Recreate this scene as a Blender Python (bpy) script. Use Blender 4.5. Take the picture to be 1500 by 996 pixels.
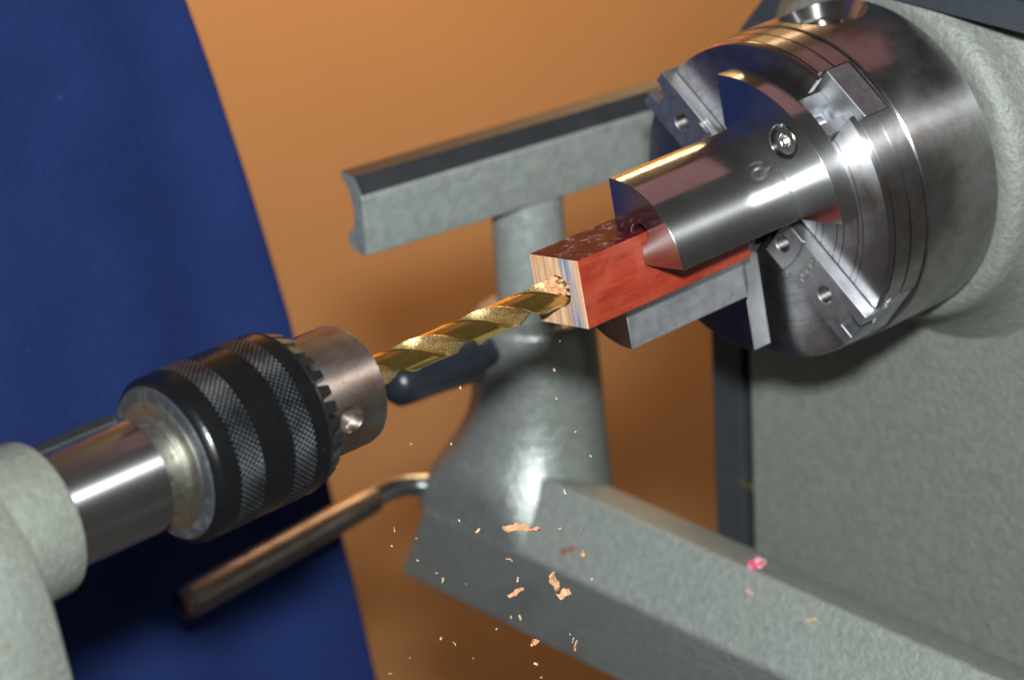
import bpy, bmesh, math, random
from mathutils import Vector, Matrix

# ------------------------------------------------------------------ clear
for o in list(bpy.data.objects): bpy.data.objects.remove(o)
scene = bpy.context.scene
MM = 0.001
R = math.radians
rng = random.Random(7)

# ------------------------------------------------------------------ camera
CAM = Vector((-494.0, -542.47, 325.57))
CR = Vector((0.73208871, -0.67875243, -0.0578036))
CU = Vector((0.32392139, 0.27221219, 0.90607696))
CV = Vector((0.5992671, 0.68205253, -0.4191459))
cd = bpy.data.cameras.new('camera')
cam = bpy.data.objects.new('camera', cd)
scene.collection.objects.link(cam)
m = Matrix((CR, CU, -CV)).transposed().to_4x4()
m.translation = CAM * MM
cam.matrix_world = m
cd.sensor_width = 36.0
cd.lens = 107.3
cd.clip_start = 0.02
cd.clip_end = 20.0
cd.dof.use_dof = True
cd.dof.focus_distance = 0.787
cd.dof.aperture_fstop = 12.0
scene.camera = cam

# ------------------------------------------------------------------ world and lamps
world = bpy.data.worlds.new('World')
scene.world = world
world.use_nodes = True
bg = world.node_tree.nodes['Background']
bg.inputs[0].default_value = (1.0, 0.93, 0.86, 1)
bg.inputs[1].default_value = 0.07

def area_lamp(name, loc, target, sx, sy, power, col):
    l = bpy.data.lights.new(name, 'AREA')
    l.shape = 'RECTANGLE'; l.size = sx * MM; l.size_y = sy * MM
    l.energy = power; l.color = col
    o = bpy.data.objects.new(name, l)
    scene.collection.objects.link(o)
    loc = Vector(loc); d = Vector(target) - loc
    o.location = loc * MM
    o.rotation_euler = d.to_track_quat('-Z', 'Y').to_euler()
    return o

# the camera's flash, just above the lens
area_lamp('camera_flash', CAM + CU * 85, (-20, 20, -20), 58, 34, 14.0, (0.93, 0.98, 1.0))
# a small warm lamp on the bench behind the headstock (yellow glints on the polished tops)
area_lamp('bench_lamp', (37.8 + 0.647 * 500, 0.669 * 500, 24 + 0.365 * 500), (37, 0, 24), 42, 24, 0.035, (1.0, 0.80, 0.20))
# added soft reddish fill above the headstock, for pinkish reflections in the steel
area_lamp('red_reflection_fill', (640, 150, 640), (90, 0, 20), 420, 360, 0.16, (1.0, 0.40, 0.42))

# added warm fill, unseen from the lathe, that brightens only the far wall
area_lamp('wall_fill', (600, 400, 280), (600, 700, -330), 420, 120, 4.8, (1.0, 0.66, 0.34))

scene.view_settings.view_transform = 'Standard'
scene.view_settings.look = 'None'
scene.view_settings.exposure = 0.0
scene.view_settings.gamma = 1.0
scene.view_settings.use_curve_mapping = False
scene.render.engine = 'CYCLES'

# ------------------------------------------------------------------ node helpers
class NT:
    def __init__(s, name):
        s.m = bpy.data.materials.new(name); s.m.use_nodes = True
        s.t = s.m.node_tree; s.b = s.t.nodes['Principled BSDF']
    def n(s, typ, **kw):
        nd = s.t.nodes.new(typ)
        for k, v in kw.items():
            if k in nd.inputs.keys() if hasattr(nd.inputs, 'keys') else False: pass
            setattr(nd, k, v)
        return nd
    def l(s, a, b): s.t.links.new(a, b)
    def obj(s):
        if not hasattr(s, '_tc'): s._tc = s.t.nodes.new('ShaderNodeTexCoord')
        return s._tc.outputs['Object']
    def noise(s, scale, detail=3, rough=0.5, vec=None, dist=0.0):
        nd = s.t.nodes.new('ShaderNodeTexNoise')
        nd.inputs['Scale'].default_value = scale; nd.inputs['Detail'].default_value = detail
        nd.inputs['Roughness'].default_value = rough; nd.inputs['Distortion'].default_value = dist
        s.l(vec or s.obj(), nd.inputs['Vector']); return nd.outputs['Fac']
    def mapped(s, sc, rot=(0, 0, 0)):
        mp = s.t.nodes.new('ShaderNodeMapping'); mp.inputs['Scale'].default_value = sc
        mp.inputs['Rotation'].default_value = rot
        s.l(s.obj(), mp.inputs['Vector']); return mp.outputs[0]
    def ramp(s, fac, stops, interp='LINEAR'):
        r = s.t.nodes.new('ShaderNodeValToRGB'); r.color_ramp.interpolation = interp
        el = r.color_ramp.elements
        while len(el) < len(stops): el.new(0.5)
        for e, (p, c) in zip(el, stops):
            e.position = p; e.color = (c[0], c[1], c[2], 1) if hasattr(c, '__len__') else (c, c, c, 1)
        s.l(fac, r.inputs[0]); return r.outputs[0]
    def mix(s, fac, a, b, mode='MIX'):
        x = s.t.nodes.new('ShaderNodeMix'); x.data_type = 'RGBA'; x.blend_type = mode
        for sock, val in ((x.inputs[0], fac), (x.inputs[6], a), (x.inputs[7], b)):
            if hasattr(val, 'is_linked'): s.l(val, sock)
            elif hasattr(val, '__len__'): sock.default_value = (*val[:3], 1)
            else: sock.default_value = val
        return x.outputs[2]
    def math(s, op, a, b=None, c=None):
        x = s.t.nodes.new('ShaderNodeMath'); x.operation = op
        for i, val in enumerate((a, b, c)):
            if val is None: continue
            if hasattr(val, 'is_linked'): s.l(val, x.inputs[i])
            else: x.inputs[i].default_value = val
        return x.outputs[0]
    def vmath(s, op, a, b=None):
        x = s.t.nodes.new('ShaderNodeVectorMath'); x.operation = op
        for i, val in enumerate((a, b)):
            if val is None: continue
            if hasattr(val, 'is_linked'): s.l(val, x.inputs[i])
            else: x.inputs[i].default_value = val
        return x.outputs[0] if op not in ('DOT_PRODUCT', 'LENGTH') else x.outputs[1]
    def sep(s):
        x = s.t.nodes.new('ShaderNodeSeparateXYZ'); s.l(s.obj(), x.inputs[0]); return x.outputs
    def bump(s, h, dist, strength=1.0, normal=None):
        b = s.t.nodes.new('ShaderNodeBump'); b.inputs['Distance'].default_value = dist
        b.inputs['Strength'].default_value = strength
        s.l(h, b.inputs['Height'])
        if normal is not None: s.l(normal, b.inputs['Normal'])
        return b.outputs[0]
    def set(s, **kw):
        for k, v in kw.items():
            sock = s.b.inputs[k.replace('_', ' ')]
            if hasattr(v, 'is_linked'): s.l(v, sock)
            elif hasattr(v, '__len__'): sock.default_value = (*v[:3], 1) if len(sock.default_value) == 4 else v
            else: sock.default_value = v
        return s.m

# ------------------------------------------------------------------ materials
def turned_steel(name, col, rough, aniso, line=0.25, tint=None, spots=0.0, lobe=0.40):
    """steel turned on a lathe about the X axis: rings of fine scratches"""
    t = NT(name)
    P = t.obj(); x, y, z = t.sep()
    circ = t.vmath('CROSS_PRODUCT', (1, 0, 0), P)
    geo = t.t.nodes.new('ShaderNodeNewGeometry')
    tang = t.vmath('NORMALIZE', t.vmath('CROSS_PRODUCT', geo.outputs['Normal'], circ))
    rad = t.math('SQRT', t.math('ADD', t.math('POWER', y, 2), t.math('POWER', z, 2)))
    cmb = t.t.nodes.new('ShaderNodeCombineXYZ'); t.l(x, cmb.inputs[0]); t.l(rad, cmb.inputs[1])
    lines = t.noise(2600, 4, 0.7, cmb.outputs[0])
    blot = t.noise(60, 4, 0.6)
    c1 = t.mix(t.ramp(blot, [(0.35, 0.0), (0.75, 1.0)]), col, tuple(v * 0.82 for v in col))
    if tint:
        c1 = t.mix(t.ramp(t.noise(110, 5, 0.7), [(0.45, 0.0), (0.66, 0.75)]), c1, tint)
    if spots:
        c1 = t.mix(t.ramp(t.noise(900, 3, 0.6), [(0.60, 0.0), (0.72, spots)]), c1, (0.10, 0.07, 0.05))
    rg = t.math('MULTIPLY_ADD', t.noise(45, 4, 0.65), 0.14, rough - 0.06)
    sm = t.ramp(t.noise(24, 6, 0.75, dist=1.5), [(0.52, 0.0), (0.66, 0.10)])      # oily smears
    rg = t.math('ADD', rg, sm)
    rg = t.math('MULTIPLY_ADD', lines, 0.06, rg)
    nrm = t.bump(lines, 0.00002, line)
    t.set(Base_Color=c1, Metallic=1.0, Roughness=rg, Anisotropic=0.5, Tangent=tang, Normal=nrm)
    b2 = t.t.nodes.new('ShaderNodeBsdfPrincipled')          # light scattered across the turning marks
    t.l(c1, b2.inputs['Base Color']); b2.inputs['Metallic'].default_value = 1.0
    b2.inputs['Roughness'].default_value = lobe; b2.inputs['Anisotropic'].default_value = 1.0
    t.l(tang, b2.inputs['Tangent']); t.l(nrm, b2.inputs['Normal'])
    mx = t.t.nodes.new('ShaderNodeMixShader'); mx.inputs[0].default_value = aniso
    t.l(t.b.outputs[0], mx.inputs[1]); t.l(b2.outputs[0], mx.inputs[2])
    out_ = [q for q in t.t.nodes if q.type == 'OUTPUT_MATERIAL'][0]
    t.l(mx.outputs[0], out_.inputs['Surface'])
    return t.m

def steel(name, col, rough, scale=120, bump=0.00005, metallic=1.0, dirt=None, dirt_lo=0.55):
    t = NT(name)
    n = t.noise(scale, 5, 0.6)
    c = t.mix(t.ramp(n, [(0.3, 0.0), (0.8, 1.0)]), col, tuple(v * 0.7 for v in col))
    if dirt: c = t.mix(t.ramp(t.noise(scale * 0.6, 6, 0.7), [(dirt_lo, 0.0), (dirt_lo + 0.14, 0.9)]), c, dirt)
    rg = t.math('MULTIPLY_ADD', t.noise(scale * 2.2, 4), 0.22, rough - 0.11)
    return t.set(Base_Color=c, Metallic=metallic, Roughness=rg, Normal=t.bump(t.noise(scale * 8, 3), bump, 0.6))

def hammer_paint(name, col, scale=330, bump=0.0006, rough=0.42, fine=0.35, coat=0.0, metal=0.15):
    t = NT(name)
    n1 = t.noise(scale, 3, 0.55, dist=0.6)
    n2 = t.noise(scale * 3.6, 3, 0.6)
    h = t.math('MULTIPLY_ADD', n2, fine, n1)
    big = t.noise(14, 4, 0.6)
    c = t.mix(t.ramp(n1, [(0.35, 0.0), (0.66, 1.0)]), tuple(v * 0.88 for v in col), tuple(min(1, v * 1.10) for v in col))
    c = t.mix(t.ramp(big, [(0.45, 0.0), (0.75, 0.25)]), c, tuple(v * 0.72 for v in (col[0], col[1] * 0.98, col[2] * 0.9)))
    c = t.mix(t.ramp(t.noise(160, 5, 0.75), [(0.64, 0.0), (0.72, 0.6)]), c, (0.13, 0.11, 0.08))
    c = t.mix(t.ramp(t.noise(420, 3, 0.6), [(0.70, 0.0), (0.74, 0.55)]), c, (0.36, 0.30, 0.22))
    rg = t.math('MULTIPLY_ADD', n1, 0.2, rough - 0.1)
    return t.set(Base_Color=c, Metallic=metal, Roughness=rg, Normal=t.bump(h, bump, 0.55), Coat_Weight=coat, Coat_Roughness=0.2, Coat_Normal=t.bump(n1, bump * 0.3, 0.5))

M = {}
M['jaw'] = turned_steel('polished_turned_steel', (0.58, 0.58, 0.58), 0.08, 0.28, lobe=0.34)
M['body'] = turned_steel('turned_chuck_steel', (0.50, 0.49, 0.49), 0.12, 0.46, 0.4, tint=(0.33, 0.27, 0.25), lobe=0.34)
M['face'] = turned_steel('turned_chuck_face', (0.58, 0.58, 0.60), 0.24, 0.62, 0.5, tint=(0.36, 0.28, 0.24), lobe=0.56)
M['quill'] = turned_steel('ground_quill_steel', (0.60, 0.60, 0.60), 0.18, 0.5, 0.3)
M['nose'] = turned_steel('stained_nose_steel', (0.40, 0.35, 0.315), 0.40, 0.30, 0.5, tint=(0.31, 0.18, 0.13), spots=0.55, lobe=0.6)
M['slide'] = steel('slide_steel', (0.55, 0.56, 0.58), 0.45, 200, 0.00003, dirt=(0.42, 0.24, 0.15), dirt_lo=0.66)
M['jawflat'] = steel('milled_flat_steel', (0.62, 0.63, 0.64), 0.58, 150)
M['screw'] = steel('screw_steel', (0.62, 0.60, 0.56), 0.24, 300)
M['dark_hole'] = steel('oily_recess', (0.05, 0.045, 0.04), 0.5, 200)
M['washer'] = steel('dull_zinc', (0.42, 0.41, 0.36), 0.45, 260, 0.0001, dirt=(0.12, 0.10, 0.08), dirt_lo=0.58)
M['black'] = steel('blackened_steel', (0.005, 0.0052, 0.006), 0.25, 160, 0.00006, metallic=0.0, dirt=(0.16, 0.18, 0.20), dirt_lo=0.66)
M['tooth'] = steel('blackened_teeth', (0.012, 0.012, 0.013), 0.33, 200, 0.00006, metallic=0.0)
M['rear_black'] = steel('worn_black_back', (0.045, 0.052, 0.06), 0.40, 300, 0.00015, metallic=0.2, dirt=(0.09, 0.10, 0.11), dirt_lo=0.52)
M['paint'] = hammer_paint('hammered_grey_green_paint', (0.248, 0.270, 0.245), 420, 0.0007, 0.36, 0.4, 0.6, 0.42)
M['paint_arm'] = hammer_paint('hammered_arm_paint', (0.252, 0.272, 0.245), 430, 0.0014, 0.5, 0.5, 0.0, 0.12)
M['paint_head'] = hammer_paint('hammered_headstock_paint', (0.208, 0.222, 0.198), 430, 0.0011, 0.45, 0.5)
M['paint_tail'] = hammer_paint('smooth_cast_paint', (0.185, 0.200, 0.170), 560, 0.0010, 0.5, 0.6)
M['rest'] = hammer_paint('worn_rest_paint', (0.255, 0.275, 0.252), 260, 0.0009, 0.40)
M['rest_top'] = steel('rest_edge_dark_reflection', (0.035, 0.037, 0.04), 0.42, 120, 0.0001, metallic=0.2)  # the steel top's dark reflection is put into this colour
M['cover'] = steel('black_plastic_cover', (0.035, 0.042, 0.052), 0.5, 300, 0.0001, metallic=0.0)
M['seam'] = steel('dark_seam', (0.012, 0.012, 0.014), 0.6, 200, metallic=0.0)
M['rubber'] = steel('black_handle_plastic', (0.018, 0.022, 0.030), 0.30, 200, 0.00004, metallic=0.0)
M['lever'] = steel('brown_lever_steel', (0.30, 0.24, 0.21), 0.36, 140, 0.00008, dirt=(0.10, 0.06, 0.045), dirt_lo=0.52)
M['chrome'] = steel('chromed_rod', (0.5, 0.53, 0.56), 0.18, 90)

t = NT('knurled_black_steel')           # crossed knurl round the X axis
x, y, z = t.sep()
ang = t.math('ARCTAN2', z, y)
na = t.math('MULTIPLY', ang, 84.0); nx = t.math('MULTIPLY', x, 3900.0)
s1 = t.math('ABSOLUTE', t.math('SINE', t.math('MULTIPLY', t.math('ADD', na, nx), 0.5)))
s2 = t.math('ABSOLUTE', t.math('SINE', t.math('MULTIPLY', t.math('SUBTRACT', na, nx), 0.5)))
kn = t.math('MINIMUM', s1, s2)
wear = t.noise(130, 5, 0.65)
edge = t.math('MULTIPLY', t.ramp(kn, [(0.45, 0.0), (0.95, 1.0)]), t.ramp(wear, [(0.40, 0.12), (0.62, 1.0)]))
colr = t.mix(edge, (0.005, 0.0055, 0.006), (0.13, 0.145, 0.16))
M['knurl'] = t.set(Base_Color=colr, Metallic=0.55, Roughness=0.40, Normal=t.bump(kn, 0.00035, 0.9))

t = NT('gold_titanium_coating')
n = t.noise(220, 4)
M['gold'] = t.set(Base_Color=t.mix(n, (0.80, 0.53, 0.13), (0.95, 0.68, 0.22)), Metallic=1.0,
                  Roughness=t.math('MULTIPLY_ADD', t.noise(500, 3), 0.14, 0.17))
t = NT('dusty_gold_flute')
n = t.noise(1900, 4, 0.7)
M['flute'] = t.set(Base_Color=t.ramp(n, [(0.34, (0.22, 0.12, 0.03)), (0.50, (0.55, 0.37, 0.14)), (0.68, (0.80, 0.66, 0.40))]),
                   Metallic=0.8, Roughness=0.33, Normal=t.bump(n, 0.0002, 0.6))

# pen blank: striped laminated end, red stained long sides (coordinates: a across, b up, in object space)
t = NT('laminated_end_grain')
st = t.t.nodes.new('ShaderNodeTexNoise'); st.inputs['Scale'].default_value = 1.0; st.inputs['Detail'].default_value = 5; st.inputs['Roughness'].default_value = 0.7
t.l(t.mapped((60, 520, 34)), st.inputs['Vector'])
blue = t.t.nodes.new('ShaderNodeTexNoise'); blue.inputs['Scale'].default_value = 1.0; blue.inputs['Detail'].default_value = 4
t.l(t.mapped((10, 780, 26)), blue.inputs['Vector'])
cc = t.ramp(st.outputs['Fac'], [(0.30, (0.40, 0.17, 0.07)), (0.46, (0.56, 0.30, 0.15)), (0.60, (0.66, 0.48, 0.31)), (0.75, (0.46, 0.22, 0.10))])
x, y, z = t.sep()
right = t.math('MULTIPLY', t.ramp(t.math('MULTIPLY_ADD', y, -60.0, 0.30), [(0.36, 0.0), (0.47, 1.0)]),
               t.ramp(t.math('MULTIPLY_ADD', y, -60.0, 0.30), [(0.68, 1.0), (0.80, 0.15)]))
bm_ = t.math('MULTIPLY', t.ramp(blue.outputs['Fac'], [(0.40, 0.0), (0.58, 0.9)]), right)
cc = t.mix(bm_, cc, (0.06, 0.18, 0.34))
M['blank_end'] = t.set(Base_Color=cc, Roughness=0.62, Normal=t.bump(st.outputs['Fac'], 0.0002, 0.6))
t = NT('red_stained_side')
g = t.t.nodes.new('ShaderNodeTexNoise'); g.inputs['Scale'].default_value = 1; g.inputs['Detail'].default_value = 6; g.inputs['Roughness'].default_value = 0.65
t.l(t.mapped((60, 420, 420)), g.inputs['Vector'])
g2 = t.noise(75, 4, 0.6, dist=1.2)
cc = t.ramp(g.outputs['Fac'], [(0.3, (0.20, 0.017, 0.008)), (0.55, (0.29, 0.034, 0.014)), (0.75, (0.34, 0.06, 0.024))])
cc = t.mix(t.ramp(g2, [(0.45, 0.0), (0.75, 0.6)]), cc, (0.34, 0.085, 0.045))
M['blank_side'] = t.set(Base_Color=cc, Roughness=0.42, Normal=t.bump(g.outputs['Fac'], 0.00012, 0.6))
t = NT('dark_lacquered_top')
g = t.noise(260, 6, 0.75, dist=0.4)
cc = t.ramp(g, [(0.40, (0.050, 0.003, 0.006)), (0.54, (0.105, 0.008, 0.010)), (0.58, (0.15, 0.05, 0.05)), (0.64, (0.42, 0.35, 0.33))])
M['blank_top'] = t.set(Base_Color=cc, Roughness=0.5, Specular_IOR_Level=0.15, Normal=t.bump(g, 0.0006, 0.8))
t = NT('fresh_wood_shaving')
n = t.noise(700, 4, 0.6)
M['chip'] = t.set(Base_Color=t.ramp(n, [(0.3, (0.50, 0.21, 0.09)), (0.7, (0.68, 0.40, 0.22))]), Roughness=0.7, Normal=t.bump(n, 0.0003, 0.7))
t = NT('red_crumb'); M['red'] = t.set(Base_Color=t.ramp(t.noise(500, 2), [(0.3, (0.22, 0.03, 0.02)), (0.7, (0.34, 0.09, 0.06))]), Roughness=0.6)
t = NT('pale_wood_dust'); M['dust'] = t.set(Base_Color=t.ramp(t.noise(900), [(0.3, (0.56, 0.34, 0.15)), (0.7, (0.70, 0.52, 0.30))]), Roughness=0.75)
t = NT('pink_fragment'); M['pink'] = t.set(Base_Color=t.ramp(t.noise(420, 2), [(0.42, (0.60, 0.06, 0.13)), (0.56, (0.75, 0.60, 0.58))]), Roughness=0.6)

t = NT('brown_painted_wall')
n = t.noise(3.0, 4, 0.55); n2 = t.noise(420, 3, 0.6)
cc = t.mix(t.ramp(n, [(0.35, 0.0), (0.7, 1.0)]), (0.50, 0.25, 0.100), (0.57, 0.295, 0.125))
cc = t.mix(t.math('MULTIPLY', n2, 0.25), cc, (0.40, 0.175, 0.055))
M['wall'] = t.set(Base_Color=cc, Roughness=0.55, Normal=t.bump(n2, 0.0004, 0.4))
t = NT('blue_cotton')
w1 = t.t.nodes.new('ShaderNodeTexNoise'); w1.inputs['Scale'].default_value = 1; w1.inputs['Detail'].default_value = 3
t.l(t.mapped((900, 900, 300), (0, 0.2, 0)), w1.inputs['Vector'])
n = t.noise(26, 5, 0.6)
cc = t.mix(t.ramp(n, [(0.3, 0.0), (0.75, 1.0)]), (0.013, 0.027, 0.110), (0.018, 0.040, 0.160))
cc = t.mix(t.math('MULTIPLY', w1.outputs['Fac'], 0.8), cc, (0.008, 0.017, 0.07))
lint = t.ramp(t.noise(260, 2, 0.5), [(0.77, 0.0), (0.80, 0.35)])
cc = t.mix(lint, cc, (0.25, 0.3, 0.42))
M['cloth'] = t.set(Base_Color=cc, Roughness=0.9, Sheen_Weight=0.0, Specular_IOR_Level=0.15, Normal=t.bump(w1.outputs['Fac'], 0.0005, 0.6))

# ------------------------------------------------------------------ object helpers
COL = scene.collection
def thing(name, label, cat, loc, group=None):
    o = bpy.data.objects.new(name, None); COL.objects.link(o)
    o.empty_display_size = 0.01
    o.location = Vector(loc) * MM
    o['label'] = label; o['category'] = cat
    if group: o['group'] = group
    return o
def tag(o, label, cat, group=None):
    o['label'] = label; o['category'] = cat
    if group: o['group'] = group
    return o
def world_loc(o):
    v = Vector(o.location)
    while o.parent: o = o.parent; v += o.location
    return v
def link(name, me, parent=None):
    o = bpy.data.objects.new(name, me); COL.objects.link(o)
    if parent is not None:
        o.parent = parent
        o.location = -world_loc(parent)      # part keeps the lathe axis as its origin
    return o
def sharpen(bm, deg=32):
    for f in bm.faces: f.smooth = True
    for e in bm.edges:
        if len(e.link_faces) == 2: e.smooth = e.calc_face_angle(0) < R(deg)
def mesh(name, bm, mats, parent=None, smooth=32, bevel=0.0, segs=2):
    bmesh.ops.recalc_face_normals(bm, faces=bm.faces)
    sharpen(bm, smooth)
    me = bpy.data.meshes.new(name); bm.to_mesh(me); bm.free()
    for mt in (mats if isinstance(mats, (list, tuple)) else [mats]): me.materials.append(mt)
    o = link(name, me, parent)
    if bevel:
        b = o.modifiers.new('bevel', 'BEVEL'); b.width = bevel * MM; b.segments = segs
        b.limit_method = 'ANGLE'; b.angle_limit = R(35); b.harden_normals = True
    return o
def revolve(bm, prof, n=128, a0=0.0, a1=360.0, mi=0):
    """prof: list of (x, r) in mm, swept round the X axis"""
    full = abs(a1 - a0) >= 360
    k = n if full else n + 1
    rings = []
    for i in range(k):
        a = R(a0 + (a1 - a0) * i / n); c, s = math.cos(a), math.sin(a)
        rings.append([bm.verts.new((x * MM, r * c * MM, r * s * MM)) for x, r in prof])
    for i in range(n):
        A, B = rings[i], rings[(i + 1) % k]
        for j in range(len(prof) - 1):
            try:
                f = bm.faces.new((A[j], A[j + 1], B[j + 1], B[j])); f.material_index = mi
            except ValueError: pass
    bmesh.ops.remove_doubles(bm, verts=bm.verts, dist=1e-7)
    return rings
def extrude_poly(bm, pts, lo, hi, fn, mi=0):
    """pts 2D loop; fn(u, v, w)->mm vector; w runs lo..hi"""
    A = [bm.verts.new(Vector(fn(u, v, lo)) * MM) for u, v in pts]
    B = [bm.verts.new(Vector(fn(u, v, hi)) * MM) for u, v in pts]
    n = len(pts); fs = []
    fs.append(bm.faces.new(A)); fs.append(bm.faces.new(B[::-1]))
    for i in range(n): fs.append(bm.faces.new((A[i], B[i], B[(i + 1) % n], A[(i + 1) % n])))
    for f in fs: f.material_index = mi
    return fs
def box(bm, lo, hi, fn=lambda x, y, z: (x, y, z), mi=0):
    return extrude_poly(bm, [(lo[0], lo[1]), (hi[0], lo[1]), (hi[0], hi[1]), (lo[0], hi[1])], lo[2], hi[2], fn, mi)
def tube(bm, path, radii, n=24, cap=True):
    """round bar along a path of mm points"""
    rings = []; P = [Vector(p) for p in path]
    ref = Vector((0, 0, 1))
    for i, p in enumerate(P):
        d = (P[min(i + 1, len(P) - 1)] - P[max(i - 1, 0)]).normalized()
        if abs(d.dot(ref)) > 0.95: rf = Vector((1, 0, 0))
        else: rf = ref
        a = d.cross(rf).normalized(); b = d.cross(a)
        r = radii[i] if hasattr(radii, '__len__') else radii
        rings.append([bm.verts.new((p + a * (r * math.cos(2 * math.pi * k / n)) + b * (r * math.sin(2 * math.pi * k / n))) * MM) for k in range(n)])
    for i in range(len(P) - 1):
        for k in range(n): bm.faces.new((rings[i][k], rings[i][(k + 1) % n], rings[i + 1][(k + 1) % n], rings[i + 1][k]))
    if cap: bm.faces.new(rings[0][::-1]); bm.faces.new(rings[-1])
def cut(o, cutter_bm, smooth=32):
    """subtract the cutter from a linked mesh object and bake it"""
    bmesh.ops.recalc_face_normals(cutter_bm, faces=cutter_bm.faces)
    me = bpy.data.meshes.new('cutter'); cutter_bm.to_mesh(me); cutter_bm.free()
    c = bpy.data.objects.new('cutter', me); COL.objects.link(c)
    c.matrix_world = Matrix.Identity(4)
    o_bev = [m_ for m_ in o.modifiers]
    md = o.modifiers.new('cut', 'BOOLEAN'); md.operation = 'DIFFERENCE'; md.object = c; md.solver = 'EXACT'
    for b in o_bev: b.show_viewport = False
    bpy.context.view_layer.update()
    dg = bpy.context.evaluated_depsgraph_get()
    new = bpy.data.meshes.new_from_object(o.evaluated_get(dg))
    o.modifiers.remove(md)
    for b in o_bev: b.show_viewport = True
    mats = list(o.data.materials)
    o.data = new
    if not new.materials:
        for mt in mats: new.materials.append(mt)
    bpy.data.objects.remove(c)
    bm = bmesh.new(); bm.from_mesh(new)
    bmesh.ops.dissolve_degenerate(bm, dist=1e-7, edges=bm.edges)
    sharpen(bm, smooth); bm.to_mesh(new); bm.free()
    return o

# lathe axis is X; e1/e2 span the section plane, turned with the spindle
PHI = R(9.43)
E1 = Vector((0, math.sin(PHI), math.cos(PHI)))          # up
E2 = Vector((0, -math.cos(PHI), math.sin(PHI)))         # towards the operator
def sec(a, b, x): return Vector((x, 0, 0)) + E2 * a + E1 * b

# ================================================================== SETTING
bm = bmesh.new()
box(bm, (-900, 700, -1500), (2400, 725, 1100))
w = mesh('wall', bm, M['wall']); w['kind'] = 'structure'

# ================================================================== BLUE CLOTH
edge = [(31.2 + 260, -35.0), (31.2, 34.0), (2.2, 41.1), (-35, 49), (-86.6, 58.7), (-156.5, 68), (-193.9, 74.1), (-233.9, 79.5), (-420, 104)]
def edge_x(z):
    for (z0, x0), (z1, x1) in zip(edge, edge[1:]):
        if z1 <= z <= z0:
            t_ = (z0 - z) / (z0 - z1); return x0 + (x1 - x0) * t_
    return edge[0][1] if z > edge[0][0] else edge[-1][1]
bm = bmesh.new(); rows = []
NZ, NX = 90, 90
for i in range(NZ + 1):
    z = 260 - 660 * i / NZ; row = []
    for j in range(NX + 1):
        s = (j / NX) ** 1.2 * 232
        x = edge_x(z) - s
        y = 195 + 3.2 * math.sin(s / 17 + z / 260) * math.exp(-s / 120) + 4.0 * math.sin(s / 44 + z / 170 + 1.0) + 1.2 * math.sin(s / 9 + z / 60)
        y += 2.2 * math.exp(-s / 4.0)                    # the edge turns back
        row.append(bm.verts.new((x * MM, y * MM, z * MM)))
    rows.append(row)
for i in range(NZ):
    for j in range(NX): bm.faces.new((rows[i][j], rows[i][j + 1], rows[i + 1][j + 1], rows[i + 1][j]))
cl = mesh('blue_cloth', bm, M['cloth'], smooth=80)
sd = cl.modifiers.new('thickness', 'SOLIDIFY'); sd.thickness = 1.2 * MM; sd.offset = 1
tag(cl, 'royal blue cotton cloth hanging behind the tailstock and drill chuck', 'cloth')

# ================================================================== HEADSTOCK
hs = thing('lathe_headstock', 'grey-green hammered cast headstock of the lathe behind the scroll chuck', 'headstock', (220, 0, -240))
bm = bmesh.new()
out = [(-78, -240), (-78, 46), (8, 46), (32, 38), (48, 26), (60, 10), (69, -12), (74.5, -40), (75.5, -80), (76, -240)]
extrude_poly(bm, out, 150, 300, lambda y, z, x: (x, y, z))
mesh('casting', bm, M['paint_head'], hs, bevel=1.2, segs=3)
bm = bmesh.new()
revolve(bm, [(149.5, 64), (146, 59.5), (141.5, 55.5), (137, 53.2), (133, 52), (130.2, 51.2), (128.3, 49.6), (127.2, 47.2), (127, 44), (127, 20), (149.5, 20)], 160)
mesh('spindle_boss', bm, M['paint_head'], hs)
bm = bmesh.new()
revolve(bm, [(150, 19.5), (120, 19.5), (120, 0.001)], 64)
mesh('spindle', bm, M['jaw'], hs)
bm = bmesh.new()
box(bm, (126.2, -82, 47.4), (300, 60, 56.5))
mesh('top_cover', bm, M['cover'], hs, bevel=0.8)
bm = bmesh.new()                                        # black back panel along the rear edge
pan = [(81.5, -240), (81.0, -80), (80, -40), (74.5, -12), (65, 10), (52.5, 27), (35, 41), (14, 47.2), (40, 47.2), (55, 38), (67, 26.5), (76.5, 15), (86, -4), (92.5, -34), (94, -80), (94.5, -240)]
extrude_poly(bm, pan, 151.5, 298, lambda y, z, x: (x, y, z))
mesh('back_panel', bm, M['cover'], hs, bevel=0.8)
bm = bmesh.new()
gap = [(76.2, -240), (75.7, -80), (74.8, -40), (69.3, -12), (60.4, 10.2), (48.4, 26.3), (32.3, 38.3), (10, 46), (13, 47), (34.6, 40.7), (52, 26.8), (64.5, 9.8), (74.2, -12), (79.8, -40), (80.9, -80), (81.4, -240)]
extrude_poly(bm, gap, 155, 296, lambda y, z, x: (x, y, z))
mesh('seam_strip', bm, M['seam'], hs)
bm = bmesh.new()
box(bm, (150.6, 74.6, -146.5), (154, 82.5, -143.6))
mesh('clip', bm, M['washer'], hs, bevel=0.4)

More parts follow.
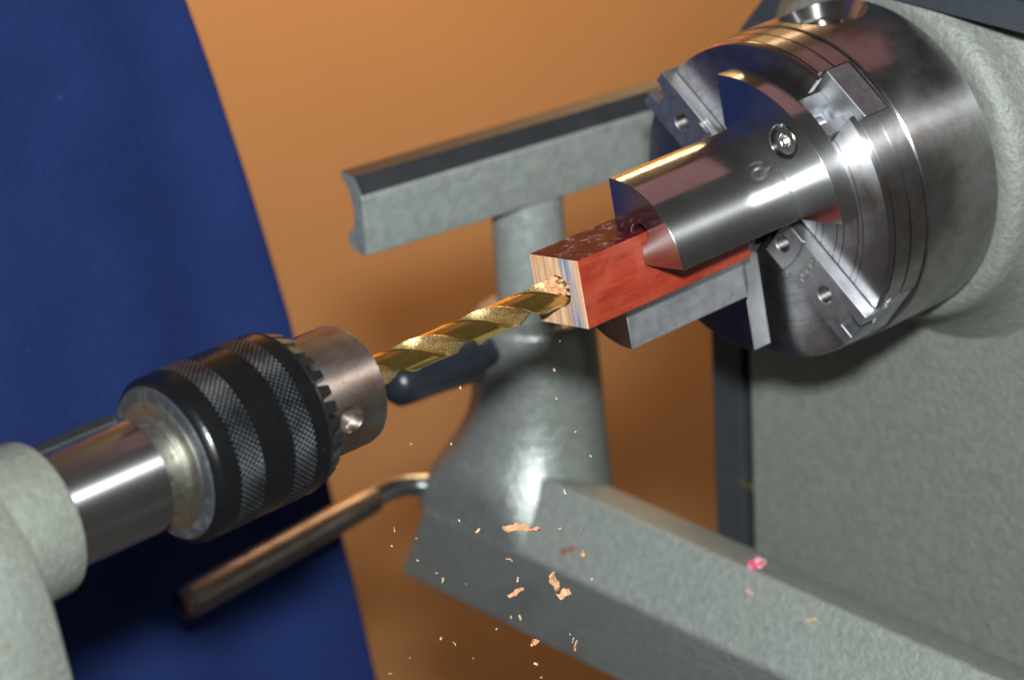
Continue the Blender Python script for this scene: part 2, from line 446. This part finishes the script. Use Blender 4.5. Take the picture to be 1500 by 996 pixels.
# ================================================================== SCROLL CHUCK
ch = thing('scroll_chuck', 'polished steel four-slide scroll chuck screwed to the headstock spindle', 'chuck', (100, 0, -46))
prof = [(124.7, 20.2), (124.7, 45.2), (124.1, 46.3), (123, 46.6), (94.9, 46.5), (94.45, 46.1), (94.35, 45.5), (94.05, 45.5), (93.95, 46.0),
        (88.0, 46.0), (87.9, 45.4), (87.5, 45.4), (87.4, 45.9), (81.7, 45.9), (81.6, 45.3), (81.25, 45.3), (81.1, 45.8), (80.1, 45.7), (79.3, 45.3), (79.0, 44.6)]
for rr in (36.6, 34.8, 29.6, 27.2, 22.2, 19.8):
    prof += [(79.0, rr + 0.22), (79.28, rr + 0.12), (79.28, rr - 0.12), (79.0, rr - 0.22)]
prof += [(79.0, 9.0), (96, 9.0), (96, 0.001)]
bm = bmesh.new(); revolve(bm, prof, 180)
bmesh.ops.holes_fill(bm, edges=[e for e in bm.edges if e.is_boundary])
body = mesh('body', bm, M['body'], ch)
SL = [35.6, 125.6, 215.6, 305.6]
def rad_fn(deg):
    a = R(deg); er = Vector((0, math.cos(a), math.sin(a))); et = Vector((0, -math.sin(a), math.cos(a)))
    return lambda r_, t_, x_: Vector((x_, 0, 0)) + er * r_ + et * t_
for d in SL:
    f = rad_fn(d); cb = bmesh.new()
    extrude_poly(cb, [(6, -6.9), (60, -6.9), (60, 6.9), (6, 6.9)], 70, 84.5, f)
    cut(body, cb)
    cb = bmesh.new()
    extrude_poly(cb, [(6.3, -8.8), (60, -8.8), (60, 8.8), (6.3, 8.8)], 81.0, 93.6, f)
    cut(body, cb)
# key socket in the top of the body
ka = R(83); kd = Vector((0, math.cos(ka), math.sin(ka)))
cb = bmesh.new()
tube(cb, [Vector((110.5, 0, 0)) + kd * q for q in (30, 42, 42.01, 50)], [7.5, 7.5, 10.2, 15.5], 48)
cut(body, cb)
body.data.materials.clear(); body.data.materials.append(M['body']); body.data.materials.append(M['face'])
for pf in body.data.polygons:
    if pf.normal.x < -0.9 and pf.center.x < 79.5 * MM: pf.material_index = 1
bm = bmesh.new()
tube(bm, [Vector((110.5, 0, 0)) + kd * q for q in (30.5, 40.5)], 7.3, 40)
pin = mesh('key_socket', bm, M['screw'], ch, bevel=0.5)
cb = bmesh.new()
ex = Vector((1, 0, 0)); et = kd.cross(ex)
extrude_poly(cb, [(-3, -3), (3, -3), (3, 3), (-3, 3)], 34, 44, lambda a, b, q: Vector((110.5, 0, 0)) + ex * a + et * b + kd * q)
cut(pin, cb)

# slides: built in the local frame of a slide pointing along +Y, then turned about X
def slide_mesh():
    f = rad_fn(0); b = bmesh.new()
    top = [(10.5, -6.5), (46.2, -6.5), (46.2, -2.6), (41.6, -2.6), (41.6, 2.6), (46.2, 2.6), (46.2, 6.5), (10.5, 6.5)]
    extrude_poly(b, top, 74.4, 84.0, f)
    o = mesh('jaw_slide', b, M['slide'], ch)
    for r_ in (13.6, 32.6):
        cb = bmesh.new(); tube(cb, [(70, r_, 0), (82, r_, 0)], 2.55, 28); cut(o, cb)
    cb = bmesh.new(); revolve(cb, [(73, 19.3), (74.9, 19.3), (74.9, 20.2), (73, 20.2), (73, 19.3)], 160); cut(o, cb)
    cb = bmesh.new(); extrude_poly(cb, [(20.5, 5.2), (27.5, 5.2), (27.5, 9), (20.5, 9)], 73, 76.0, f); cut(o, cb)
    o.data.materials.clear(); o.data.materials.append(M['slide'])
    bv = o.modifiers.new('bevel', 'BEVEL'); bv.width = 0.75 * MM; bv.segments = 3; bv.limit_method = 'ANGLE'; bv.angle_limit = R(50); bv.use_clamp_overlap = True
    return o
sl0 = slide_mesh()
bm = bmesh.new(); f0 = rad_fn(0)
extrude_poly(bm, [(11, -8.5), (45.3, -8.5), (45.3, 8.5), (11, 8.5)], 84.1, 93.2, f0)
base0 = mesh('slide_base', bm, M['slide'], sl0, bevel=0.4)
bm = bmesh.new()
pts = []
for i in range(11): pts += [(74.55 + i * 0.72, 2.5), (74.91 + i * 0.72, 2.05)]
revolve(bm, pts, 26)
thread_me = bm
th_mesh = bpy.data.meshes.new('threaded_hole'); sharpen(bm, 60); bm.to_mesh(th_mesh); bm.free(); th_mesh.materials.append(M['screw'])
slides = []
for i, d in enumerate(SL):
    if i == 0: s_ = sl0; b_ = base0
    else:
        s_ = sl0.copy(); COL.objects.link(s_)
        b_ = base0.copy(); COL.objects.link(b_); b_.parent = s_
    s_.rotation_euler = (R(d), 0, 0)
    b_.location = (0, 0, 0)
    if i % 2:                                            # the slides that carry a jaw end below its flange
        s_.data = sl0.data.copy()
        for v_ in s_.data.vertices:
            if v_.co.y > 36 * MM: v_.co.y = v_.co.y - 7.5 * MM
    slides.append(s_)
    for r_ in (13.6, 32.6):
        h = bpy.data.objects.new('threaded_hole', th_mesh); COL.objects.link(h); h.parent = s_
        h.location = (0, r_ * MM, 0)

# stamped lettering on the bare slide next to the lower jaw
def text_mesh(txt, size, depth):
    cu = bpy.data.curves.new('lettering', 'FONT'); cu.body = txt; cu.size = size * MM; cu.extrude = depth * MM
    cu.align_x = 'CENTER'; cu.align_y = 'CENTER'; cu.resolution_u = 3; cu.space_character = 1.05
    o = bpy.data.objects.new('lettering', cu); COL.objects.link(o)
    bpy.context.view_layer.update()
    me = bpy.data.meshes.new_from_object(o.evaluated_get(bpy.context.evaluated_depsgraph_get()))
    bpy.data.objects.remove(o)
    return me
tm = text_mesh('NOVA', 4.3, 0.05); tm.materials.append(M['washer'])
for s_ in (slides[0], slides[2]):
    lt = bpy.data.objects.new('lettering', tm); COL.objects.link(lt); lt.parent = s_
    # letter plane: faces -X; letter tops towards the axis
    mx = Matrix(((0, 0, -1), (0, -1, 0), (-1, 0, 0))).to_4x4()   # columns: right=-Z, up=-Y, normal=-X
    mx.translation = Vector((74.36, 24.2, 0)) * MM
    lt.matrix_local = mx

# two long quarter jaws
def arc(r_, a0, a1, n, cx=0, cy=0):
    return [(cx + r_ * math.cos(R(a0 + (a1 - a0) * i / n)), cy + r_ * math.sin(R(a0 + (a1 - a0) * i / n))) for i in range(n + 1)]
def jaw_outline(Rr, n, g=0.9, H=9.65, rel=3.0):
    a0 = math.degrees(math.asin(g / Rr))
    p = arc(Rr, 90 - a0, a0, n)
    p += [(H + 0.0, g)]
    p += [(H, H - rel)]
    p += arc(rel, -90, 180, 18, H, H)[1:-1]
    p += [(H - rel, H), (g, H)]
    return p
def jaw(turn):
    ca, sa = math.cos(R(turn)), math.sin(R(turn))
    fn = lambda a, b, x: sec(a * ca - b * sa, a * sa + b * ca, x)
    b = bmesh.new()
    extrude_poly(b, jaw_outline(24.3, 64), 22.8, 69.5, fn)
    o = mesh('jaw', b, M['jaw'], ch)
    # flange
    b = bmesh.new()
    extrude_poly(b, jaw_outline(40.1, 80), 67.7, 74.3, fn)
    fl = mesh('flange', b, M['jaw'], ch)
    cb = bmesh.new()
    c = fn(22.6, 22.6, 0); tube(cb, [(60, c.y, c.z), (71.5, c.y, c.z)], 5.0, 40); cut(fl, cb)
    cb = bmesh.new(); tube(cb, [(60, c.y, c.z), (80, c.y, c.z)], 2.9, 24); cut(fl, cb)
    cb = bmesh.new(); revolve(cb, [(67.0, 24.0), (68.2, 24.4), (68.2, 25.2), (67.0, 25.6), (67.0, 24.0)], 180); cut(fl, cb)
    for q in (o, fl):
        q.data.materials.clear(); q.data.materials.append(M['jaw'])
        q.data.materials.append(M['jawflat'])
        for pf in q.data.polygons:
            c1, c2 = pf.center.dot(E1) / MM, pf.center.dot(E2) / MM
            if abs(pf.normal.x) < 0.1 and (abs(abs(c1) - 0.9) < 0.02 or abs(abs(c2) - 0.9) < 0.02): pf.material_index = 1
        bv = q.modifiers.new('bevel', 'BEVEL'); bv.width = 0.22 * MM; bv.segments = 2; bv.limit_method = 'ANGLE'; bv.angle_limit = R(50)
    fl.parent = o; fl.location = (0, 0, 0)
    b = bmesh.new()
    head = [(68.6, 0.001)]
    tube(b, [(68.4, c.y, c.z), (68.1, c.y, c.z), (71.4, c.y, c.z)][1:], 3.9, 32)
    scr = mesh('screw', b, M['screw'], o)
    cb = bmesh.new()
    hexa = [(1.9 * math.cos(R(60 * i)), 1.9 * math.sin(R(60 * i))) for i in range(6)]
    extrude_poly(cb, hexa, 66, 70.4, lambda a, bb, x: (x, c.y + a, c.z + bb)); cut(scr, cb)
    scr.data.materials.clear(); scr.data.materials.append(M['screw'])
    scr.location = (0, 0, 0)
    bv = scr.modifiers.new('bevel', 'BEVEL'); bv.width = 0.4 * MM; bv.segments = 2; bv.limit_method = 'ANGLE'; bv.angle_limit = R(50)
    return o
jaw(0); jaw(180)

# ================================================================== PEN BLANK
HB = 9.5
bm = bmesh.new()
fs = extrude_poly(bm, [(-HB, -HB), (HB, -HB), (HB, HB), (-HB, HB)], 0, 62, lambda a, b, x: (x, -a, b))
bmesh.ops.recalc_face_normals(bm, faces=bm.faces)
for f in bm.faces:
    n = f.normal
    f.material_index = 1 if abs(n.x) > 0.8 else (2 if n.z > 0.8 else 0)
pb = mesh('pen_blank', bm, [M['blank_side'], M['blank_end'], M['blank_top']], bevel=0.35)
cb = bmesh.new(); tube(cb, [(-5, 0, 0), (20, 0, 0)], 4.35, 40); cut(pb, cb)
for f in pb.data.polygons:
    n = f.normal
    f.material_index = 1 if n.x < -0.8 or (abs(n.x) < 0.3 and Vector((f.center.y, f.center.z)).length < 5 * MM) else (2 if n.z > 0.8 else 0)
pb.rotation_euler = (-PHI, 0, 0)
tag(pb, 'square red-stained wooden pen blank with striped end clamped in the chuck jaws', 'pen blank')

# ================================================================== DRILL BIT
DR = 4.05
def drill_section(n=84):
    out = []
    for i in range(n):
        a = 2 * math.pi * i / n
        ph = (a % math.pi) / math.pi            # two flutes
        fl = 0
        if ph < 0.45:                           # flute
            q = ph / 0.45
            r_ = DR - (DR - 1.35) * (math.sin(math.pi * q ** 0.85) ** 0.8)
            fl = 1
        elif ph < 0.50: r_ = DR                 # margin
        else: r_ = DR - 0.16
        out.append((a, r_, fl))
    return out
bm = bmesh.new(); S_ = drill_section(); rings = []
NXD = 150; PITCH = 45.5; PH0 = R(286)
for i in range(NXD + 1):
    x = -80 + 90 * i / NXD
    tw = -2 * math.pi * x / PITCH + PH0
    tw = 2 * math.pi * x / PITCH + PH0
    rings.append([bm.verts.new((x * MM, r_ * math.cos(a + tw) * MM, r_ * math.sin(a + tw) * MM)) for a, r_, fl in S_])
for i in range(NXD):
    for k in range(len(S_)):
        f = bm.faces.new((rings[i][k], rings[i][(k + 1) % len(S_)], rings[i + 1][(k + 1) % len(S_)], rings[i + 1][k]))
        f.material_index = 1 if (S_[k][2] and S_[(k + 1) % len(S_)][2]) else 0
bm.faces.new(rings[0][::-1])
tip = bm.verts.new((11.5 * MM, 0, 0))
for k in range(len(S_)): bm.faces.new((rings[-1][k], rings[-1][(k + 1) % len(S_)], tip))
db = mesh('drill_bit', bm, [M['gold'], M['flute']], smooth=40)
tag(db, 'gold-coated twist drill bit boring into the end of the pen blank', 'drill bit')

# ================================================================== DRILL CHUCK
dc = thing('drill_chuck', 'black knurled keyed drill chuck with stained steel nose holding the gold bit', 'drill chuck', (-100, 0, -21))
bm = bmesh.new()                                        # nose
revolve(bm, [(-95.5, 12), (-95.5, 15.7), (-74.2, 15.7), (-72.8, 15.3), (-71.9, 14.3), (-71.7, 13.2), (-71.7, 4.8), (-84, 4.6)], 128)
nose = mesh('nose', bm, M['nose'], dc)
for da in (0, 120, 240):                                # key holes
    a = R(182 + da); kd2 = Vector((0, math.cos(a), math.sin(a)))
    cb = bmesh.new()
    tube(cb, [Vector((-84.4, 0, 0)) + kd2 * q for q in (10.5, 15.0, 16.6)], [3.3, 3.3, 4.2], 36)
    cut(nose, cb)
    bm = bmesh.new(); tube(bm, [Vector((-84.4, 0, 0)) + kd2 * q for q in (8, 12.2)], 3.25, 30)
    kh = mesh('key_hole', bm, M['washer'], nose); kh.location = (0, 0, 0)
nose.data.materials.clear(); nose.data.materials.append(M['nose'])
def ring(name, prof, mt, n=160, bev=0):
    b = bmesh.new(); revolve(b, prof, n); o = mesh(name, b, mt, dc, bevel=bev); return o
ring('sleeve', [(-95.40, 12), (-95.40, 20.6), (-95.80, 20.9), (-99.80, 20.95), (-99.90, 20.6), (-106.40, 20.6), (-106.50, 21.0), (-115.50, 21.05), (-115.60, 20.7),
                (-122.80, 20.7), (-123.00, 21.1), (-127.40, 21.15), (-127.90, 21.0), (-129.30, 19.7), (-129.60, 19.2), (-129.70, 17.5)], M['black'])
ring('knurled_band', [(-99.95, 20.5), (-100.05, 21.1), (-106.25, 21.1), (-106.35, 20.5)], M['knurl'])
ring('knurled_band', [(-115.65, 20.5), (-115.75, 21.2), (-122.65, 21.2), (-122.75, 20.5)], M['knurl'])
ring('back_ring', [(-129.55, 19.3), (-129.95, 18.9), (-130.10, 17.6), (-130.00, 15.2)], M['rear_black'])
ring('washer', [(-129.50, 15.9), (-130.40, 15.8), (-130.70, 15.3), (-130.70, 9.0)], M['washer'])
ring('arbor_collar', [(-130.5, 12.2), (-131.6, 12.2), (-132.0, 11.8), (-132.0, 10.6), (-134, 10.5), (-138.5, 10.3), (-138.6, 0.001)], M['washer'])
# toothed crown: 30 teeth
ring('crown', [(-95.50, 20.3), (-94.40, 20.4), (-93.40, 19.0), (-93.20, 15.9)], M['tooth'])
b = bmesh.new()
tp = [(-94.80, 15.9), (-91.60, 16.3), (-90.20, 17.4), (-90.60, 19.3), (-94.80, 20.8)]
A = [(x, r_, -1) for x, r_ in tp]
va = []
for sgn in (-1, 1):
    va.append([b.verts.new((x * MM, r_ * MM, sgn * (1.6 if x < -94 else 0.95) * MM)) for x, r_ in tp])
b.faces.new(va[0]); b.faces.new(va[1][::-1])
for k in range(5): b.faces.new((va[0][k], va[1][k], va[1][(k + 1) % 5], va[0][(k + 1) % 5]))
tooth0 = mesh('tooth', b, M['tooth'], dc)
for i in range(30):
    q = tooth0 if i == 0 else tooth0.copy()
    if i: COL.objects.link(q)
    q.rotation_euler = (R(360 / 30 * i + 3), 0, 0)
# worn stamped marks between the knurled bands (rings and short strokes)
def on_sleeve(x, deg, r_=21.05):
    a = R(deg); return Vector((x, r_ * math.cos(a), r_ * math.sin(a)))
def ring_mark(x, deg, rr, th):
    b = bmesh.new(); a = R(deg); n_ = Vector((0, math.cos(a), math.sin(a))); tt = Vector((0, -math.sin(a), math.cos(a)))
    c = on_sleeve(x, deg); N = 20; k = 8; rg = []
    for i in range(N):
        p = 2 * math.pi * i / N; d_ = Vector((1, 0, 0)) * math.cos(p) + tt * math.sin(p)
        rg.append([b.verts.new((c + d_ * (rr + th * math.cos(2 * math.pi * j / k)) + n_ * (th * 0.6 * math.sin(2 * math.pi * j / k))) * MM) for j in range(k)])
    for i in range(N):
        for j in range(k): b.faces.new((rg[i][j], rg[(i + 1) % N][j], rg[(i + 1) % N][(j + 1) % k], rg[i][(j + 1) % k]))
    mesh('stamped_mark', b, M['black'], dc)

for x_, d_, rr_ in ((-113.10, 139.5, 0.75), (-111.70, 139.8, 0.75), (-112.80, 148.6, 0.75), (-111.60, 149.0, 0.7), (-111.80, 168.8, 0.85)):
    ring_mark(x_, d_, rr_, 0.11)
for d_ in (-178, -172, -166, -160):
    b = bmesh.new(); tube(b, [on_sleeve(-112.80, d_, 21.05), on_sleeve(-111.20, d_ + 2.5, 21.08)], 0.16, 8); mesh('stamped_mark', b, M['black'], dc)

# ================================================================== TAILSTOCK
ts = thing('lathe_tailstock', 'pale grey-green tailstock casting with a bright steel quill', 'tailstock', (-230, 0, -120))
bm = bmesh.new()
revolve(bm, [(-165.0, 15.2), (-165.0, 17.6), (-165.6, 18.5), (-166.8, 18.9), (-185, 19.4), (-290, 20.5)], 128)
mesh('quill_housing', bm, M['paint_tail'], ts)
bm = bmesh.new()
o1 = [(-16.5, 20.5), (-26, 12.5), (-30.5, 6.4), (-34, -1.6), (-36.2, -10.3), (-38.2, -19.2), (-44, -45), (-56, -110), (56, -110), (44, -45), (38.2, -19.2), (36.2, -10.3), (34, -1.6), (30.5, 6.4), (26, 12.5), (16.5, 20.5), (6, 24), (-6, 24)]
rings = []
for X, sc, dz in ((-185, 0.965, 0), (-186.2, 1.0, 0), (-200, 1.03, 0), (-290, 1.12, 0)):
    rings.append([bm.verts.new((X * MM, y * sc * MM * (1.0 if z > -8 or X > -190 else 0.97), z * (sc if z > 0 else 1) * MM)) for y, z in o1])
for A_, B_ in zip(rings, rings[1:]):
    for k in range(len(o1)): bm.faces.new((A_[k], A_[(k + 1) % len(o1)], B_[(k + 1) % len(o1)], B_[k]))
bm.faces.new(rings[0]); bm.faces.new(rings[-1][::-1])
mesh('casting', bm, M['paint_tail'], ts, smooth=50)
bm = bmesh.new()
revolve(bm, [(-170, 14.66), (-138.6, 14.66), (-137.9, 14.4), (-137.7, 13.9), (-137.7, 9.5), (-150, 9.4)], 128)
mesh('quill', bm, M['quill'], ts)
bm = bmesh.new()                                        # flat key bar along the far upper side of the quill
fk = rad_fn(62)
extrude_poly(bm, [(11.5, -4.2), (15.4, -4.2), (15.9, 4.2), (11.5, 4.2)], -168, -139.5, fk)
mesh('key_bar', bm, M['chrome'], ts, bevel=0.4)

# ================================================================== BANJO (tool rest holder)
bj = thing('tool_rest_banjo', 'grey-green cast tool rest holder reaching in under the chuck from the right', 'tool rest holder', (106.5, 129.6, -184))
bm = bmesh.new()
XS = [(88.0, -127.0), (96.2, -129.6), (112, -138), (130, -160), (138, -190), (91.0, -193.5), (75.0, -149.0)]
FAR_Y = 0.79
stations = [(152, 0.0), (150, 0.0), (120, 0), (60, 0), (0, 0), (-60, 0), (-140, 0)]
rings = []
for Y, _ in stations:
    row = []
    for x, z in XS:
        yy = Y
        if Y > 140: yy = 138.5 + FAR_Y * (-127 - z) - (2.0 if Y == 150 else 0)       # the far end leans out towards its foot
        xx = x
        if Y == 152: xx = 100 + (x - 100) * 0.94
        row.append(bm.verts.new((xx * MM, yy * MM, z * MM)))
    rings.append(row)
for A_, B_ in zip(rings, rings[1:]):
    for k in range(len(XS)): bm.faces.new((A_[k], A_[(k + 1) % len(XS)], B_[(k + 1) % len(XS)], B_[k]))
bm.faces.new(rings[0]); bm.faces.new(rings[-1][::-1])
mesh('arm', bm, M['paint_arm'], bj, smooth=20, bevel=1.6, segs=3)
bm = bmesh.new()                                        # riser with a flared foot
rp = [(-80.0, 12.2), (-80.0, 17.6), (-80.8, 19.2), (-83.0, 19.9), (-88, 20.2), (-97, 20.7), (-104, 21.2), (-111, 22.0), (-117, 23.3), (-122, 25.0), (-127, 27.4), (-131, 29.6), (-137, 32.6), (-144, 35), (-149.5, 36.4)]
N = 72; rg = []
for k in range(N):
    a = 2 * math.pi * k / N; ca, sa = math.cos(a), math.sin(a)
    row = []
    for z, r_ in rp:
        ex_ = max(0.0, r_ - 21)
        k_ = 1 - 0.85 * max(0.0, 0.73 * ca - 0.68 * sa)   # the flare dies out towards the headstock side
        fx = fy = min(r_, 21) + ex_ * k_ * (1 + 0.40 * max(0.0, 0.68 * sa - 0.73 * ca))
        row.append(bm.verts.new((max(106.5 + fx * ca, 75.4) * MM, (129.6 + fy * sa) * MM, z * MM)))
    rg.append(row)
for k in range(N):
    for j in range(len(rp) - 1): bm.faces.new((rg[k][j], rg[k][j + 1], rg[(k + 1) % N][j + 1], rg[(k + 1) % N][j]))
mesh('riser', bm, M['paint'], bj, smooth=50)
# black locking handle on the riser
bm = bmesh.new()
tube(bm, [(90, 130, -88), (82, 130, -87.6), (79, 130, -87.4), (78, 130, -87.3), (70, 130, -87), (60, 130, -86.4), (52, 130, -85.8), (47.5, 130, -85.4), (45, 130, -85.2), (43.8, 130, -85.1)],
     [5, 5, 5, 8.2, 7.6, 7.2, 7.4, 7.2, 5.4, 2.5], 28)
mesh('locking_handle', bm, M['rubber'], bj, smooth=60)
# bent clamping lever at the far end
lv = [(100, 150, -150), (88, 156, -146), (80, 160, -143.8), (74, 163, -143.0), (68, 165, -143.2), (62.5, 165.8, -144.2)]
bm = bmesh.new(); tube(bm, lv, 3.6, 20)
mesh('lever_rod', bm, M['chrome'], bj, smooth=60)
bm = bmesh.new()
tube(bm, [(64, 165.7, -144.0), (62, 165.7, -144.1), (40, 163.2, -144.1), (0, 159, -143.9), (-21, 156.8, -143.8), (-23.8, 156.5, -143.8), (-24.8, 156.4, -143.8)], [3.6, 4.8, 5.2, 5.6, 5.6, 5.0, 3.2], 22)
mesh('lever_grip', bm, M['lever'], bj, smooth=60)

# ================================================================== TOOL REST
tr = thing('tool_rest', 'grey steel tool rest bar on a round post behind the drill bit', 'tool rest', (106.5, 129.6, -75))
BD = Vector((-0.987, 0.16, 0)).normalized(); BN = Vector((0.16, 0.987, 0)).normalized()
B0 = Vector((102.4, 118.3, 0))
sect = [(0, -38.6), (-0.6, -36.5), (-0.4, -20), (0.2, -18.8), (3.2, -14.6), (4.0, -13.7), (11.2, -13.7), (12.2, -14.5), (11.0, -16.2), (7.2, -19.5), (5.6, -24.5), (5.8, -29.5), (7.6, -32.4), (10.2, -34.0), (10.2, -37.2), (8.6, -38.9)]
bm = bmesh.new()
n0, n1 = -52, 64.5
fs = extrude_poly(bm, sect, n0, n1, lambda y, z, s: B0 + BD * s + BN * y + Vector((0, 0, z)))
bmesh.ops.recalc_face_normals(bm, faces=bm.faces)
for f in bm.faces:
    c = f.calc_center_median()
    if abs(f.normal.dot(BD)) < 0.5 and c.z > -18.0 * MM and f.normal.z > 0.2: f.material_index = 1
mesh('bar', bm, [M['rest'], M['rest_top']], tr, smooth=25, bevel=0.5)
bm = bmesh.new()
PX, PY = 106.5, 129.6
tube(bm, [(PX, PY, -84), (PX, PY, -38), (PX, PY - 1, -30), (PX, PY - 2.2, -25)], [11.6, 11.6, 9, 6.0], 48)
mesh('post', bm, M['rest'], tr, smooth=50)

# ================================================================== SHAVINGS
def flake(name, size, mt, seed, elong=1.8, seg=5):
    g = random.Random(seed); b = bmesh.new(); rows = []
    for i in range(seg + 1):
        t_ = i / seg
        w_ = size * (0.25 + 0.55 * math.sin(math.pi * (0.12 + 0.8 * t_))) * g.uniform(0.6, 1.1)
        c = Vector((size * elong * (t_ - 0.5), g.uniform(-.16, .16) * size, size * 0.35 * math.sin(2.6 * t_ + seed)))
        rows.append([b.verts.new((c + Vector((g.uniform(-.1, .1) * size, s * w_ * 0.5, h * size * 0.09 + g.uniform(-.08, .08) * size))) * MM) for s, h in ((-1, -1), (1, -1), (1, 1), (-1, 1))])
    for i in range(seg):
        for k in range(4): b.faces.new((rows[i][k], rows[i][(k + 1) % 4], rows[i + 1][(k + 1) % 4], rows[i + 1][k]))
    b.faces.new(rows[0][::-1]); b.faces.new(rows[-1])
    return mesh(name, b, mt, smooth=20)
def put(o, p, g):
    o.location = Vector(p) * MM; o.rotation_euler = (g.uniform(0, 6.2), g.uniform(0, 6.2), g.uniform(0, 6.2)); return o
g = random.Random(11)
chips = [((-36.4, -18.4, -49.2), 4.6, 2.0, 'ragged curl of pale wood shaving, largest of those falling below the bit'),
         ((-32.6, -21.6, -49.6), 4.4, 1.4, 'broad orange shaving touching the largest falling curl'),
         ((-20.0, -25.1, -61.2), 2.6, 1.3, 'small orange flake falling to the right of the other shavings'),
         ((-30.4, -28.6, -67.3), 3.8, 1.3, 'triangular bright orange shaving falling below the bit'),
         ((-26.3, -20.9, -68.3), 3.8, 2.0, 'slim pale shaving just above the triangular orange one'),
         ((-34.1, -14.5, -70.9), 2.8, 2.3, 'thin upright sliver of wood falling left of the triangular shaving'),
         ((-45.9, -34.2, -73.1), 3.4, 1.4, 'lumpy pale chip falling lowest, over the edge of the holder'),
         ((-45.1, -24.9, -52.4), 2.3, 1.2, 'small round chip falling under the largest curl'),
         ((-22.6, -24.2, -88.0), 2.4, 2.0, 'small pale chip falling lowest on the right')]
for i, (p, s, el, lab) in enumerate(chips):
    o = put(flake('wood_shaving', s * 0.72, M['chip'], 20 + i, el, 8), p, g)
    tag(o, lab, 'wood shaving', 'wood shavings falling below the drill')
small = [[-29.9, -28.2, -48.2], [-43.0, -25.4, -58.8], [-33.2, 26.4, -69.5], [-49.7, -1.2, -62.9], [-37.1, 12.1, -75.6], [-44.9, -7.0, -66.2], [-35.4, 5.4, -55.8], [-64.9, -3.8, -42.9], [-50.7, 15.5, -60.6], [-41.4, 9.3, -90.7], [-50.7, -7.2, -81.6], [-41.0, -3.0, -92.1], [-36.3, -7.8, -83.3], [-52.4, -41.1, -73.5], [-28.7, -16.1, -98.3], [-25.1, -24.7, -83.1], [-35.2, -36.8, -75.9], [-26.4, -37.5, -25.7], [-6.5, -14.0, -78.5], [-38.2, -5.4, -53.7], [-9.5, -14.2, -62.1], [-25.4, -1.4, -86.9], [-29.2, -9.6, -82.1], [-28.5, 31.3, -44.2], [-54.8, -0.1, -57.5], [-56.6, 13.2, -96.5], [-7.6, -7.7, -9.4], [6.8, 11.0, -28.7], [2.7, 6.3, -34.1], [-24.8, -30.6, -21.6], [-47.7, -8.3, -23.7], [-27.4, -28.3, -38.6], [-46.1, 17.6, -97.9], [-30.8, 6.4, -18.7]]
crumbs = [flake('wood_crumb', s, M['dust'], 60 + k, 1.2, 3) for k, s in enumerate((0.7, 1.05, 0.5))]
for i, p in enumerate(small):
    src = crumbs[i % 3]
    o = src if i < 3 else src.copy()
    if i >= 3: COL.objects.link(o)
    put(o, p, g)
    tag(o, 'tiny pale wood crumb floating in the air around the falling shavings', 'wood crumb', 'tiny crumbs in the air')
# shavings packed in the flute at the mouth of the hole
bm = bmesh.new()
g = random.Random(5)
for i in range(70):
    a = R(g.uniform(75, 175)); x = -g.uniform(-0.3, 5.4); r_ = g.uniform(2.2, 5.0) * (1 - 0.06 * abs(x))
    c = Vector((x, r_ * math.cos(a), r_ * math.sin(a))); s = g.uniform(0.45, 1.1)
    vs = bmesh.ops.create_icosphere(bm, subdivisions=1, radius=s * MM)['verts']
    rot = Matrix.Rotation(g.uniform(0, 6), 3, Vector((g.uniform(-1, 1), g.uniform(-1, 1), 1)))
    for v in vs:
        k = Vector(v.co); k.z *= 0.5; k.x *= g.uniform(0.7, 1.5)
        v.co = rot @ k + c * MM
pk = mesh('packed_shavings', bm, M['chip'], smooth=15); pk['kind'] = 'stuff'
tag(pk, 'pale pink wood shavings packed in the flute where the bit enters the blank', 'wood shavings')
# fragments lying on the holder
for p_, sz_, mt_, lab_ in (((91.1, 17.7, -127.6), 5.6, 'pink', 'pink and white fragment lying on the holder near the headstock'),
                           ((78.9, 88.8, -141.6), 4.2, 'red', 'dull red crumb stuck to the sloping side of the holder'),
                           ((84.7, 14.7, -132.0), 2.4, 'pink', 'tiny pink speck on the slope just below the pink and white fragment'),
                           ((84.1, -10.6, -133.0), 3.6, 'dust', 'pale sawdust flake on the slope of the holder at lower right')):
    o = flake('wood_fragment', sz_, M[mt_], 91 + int(sz_ * 3), 1.2)
    o.location = Vector(p_) * MM; o.rotation_euler = (0.1, -0.9 if sz_ < 5.5 else 0.15, 0.7 + sz_)
    tag(o, lab_, 'wood fragment')
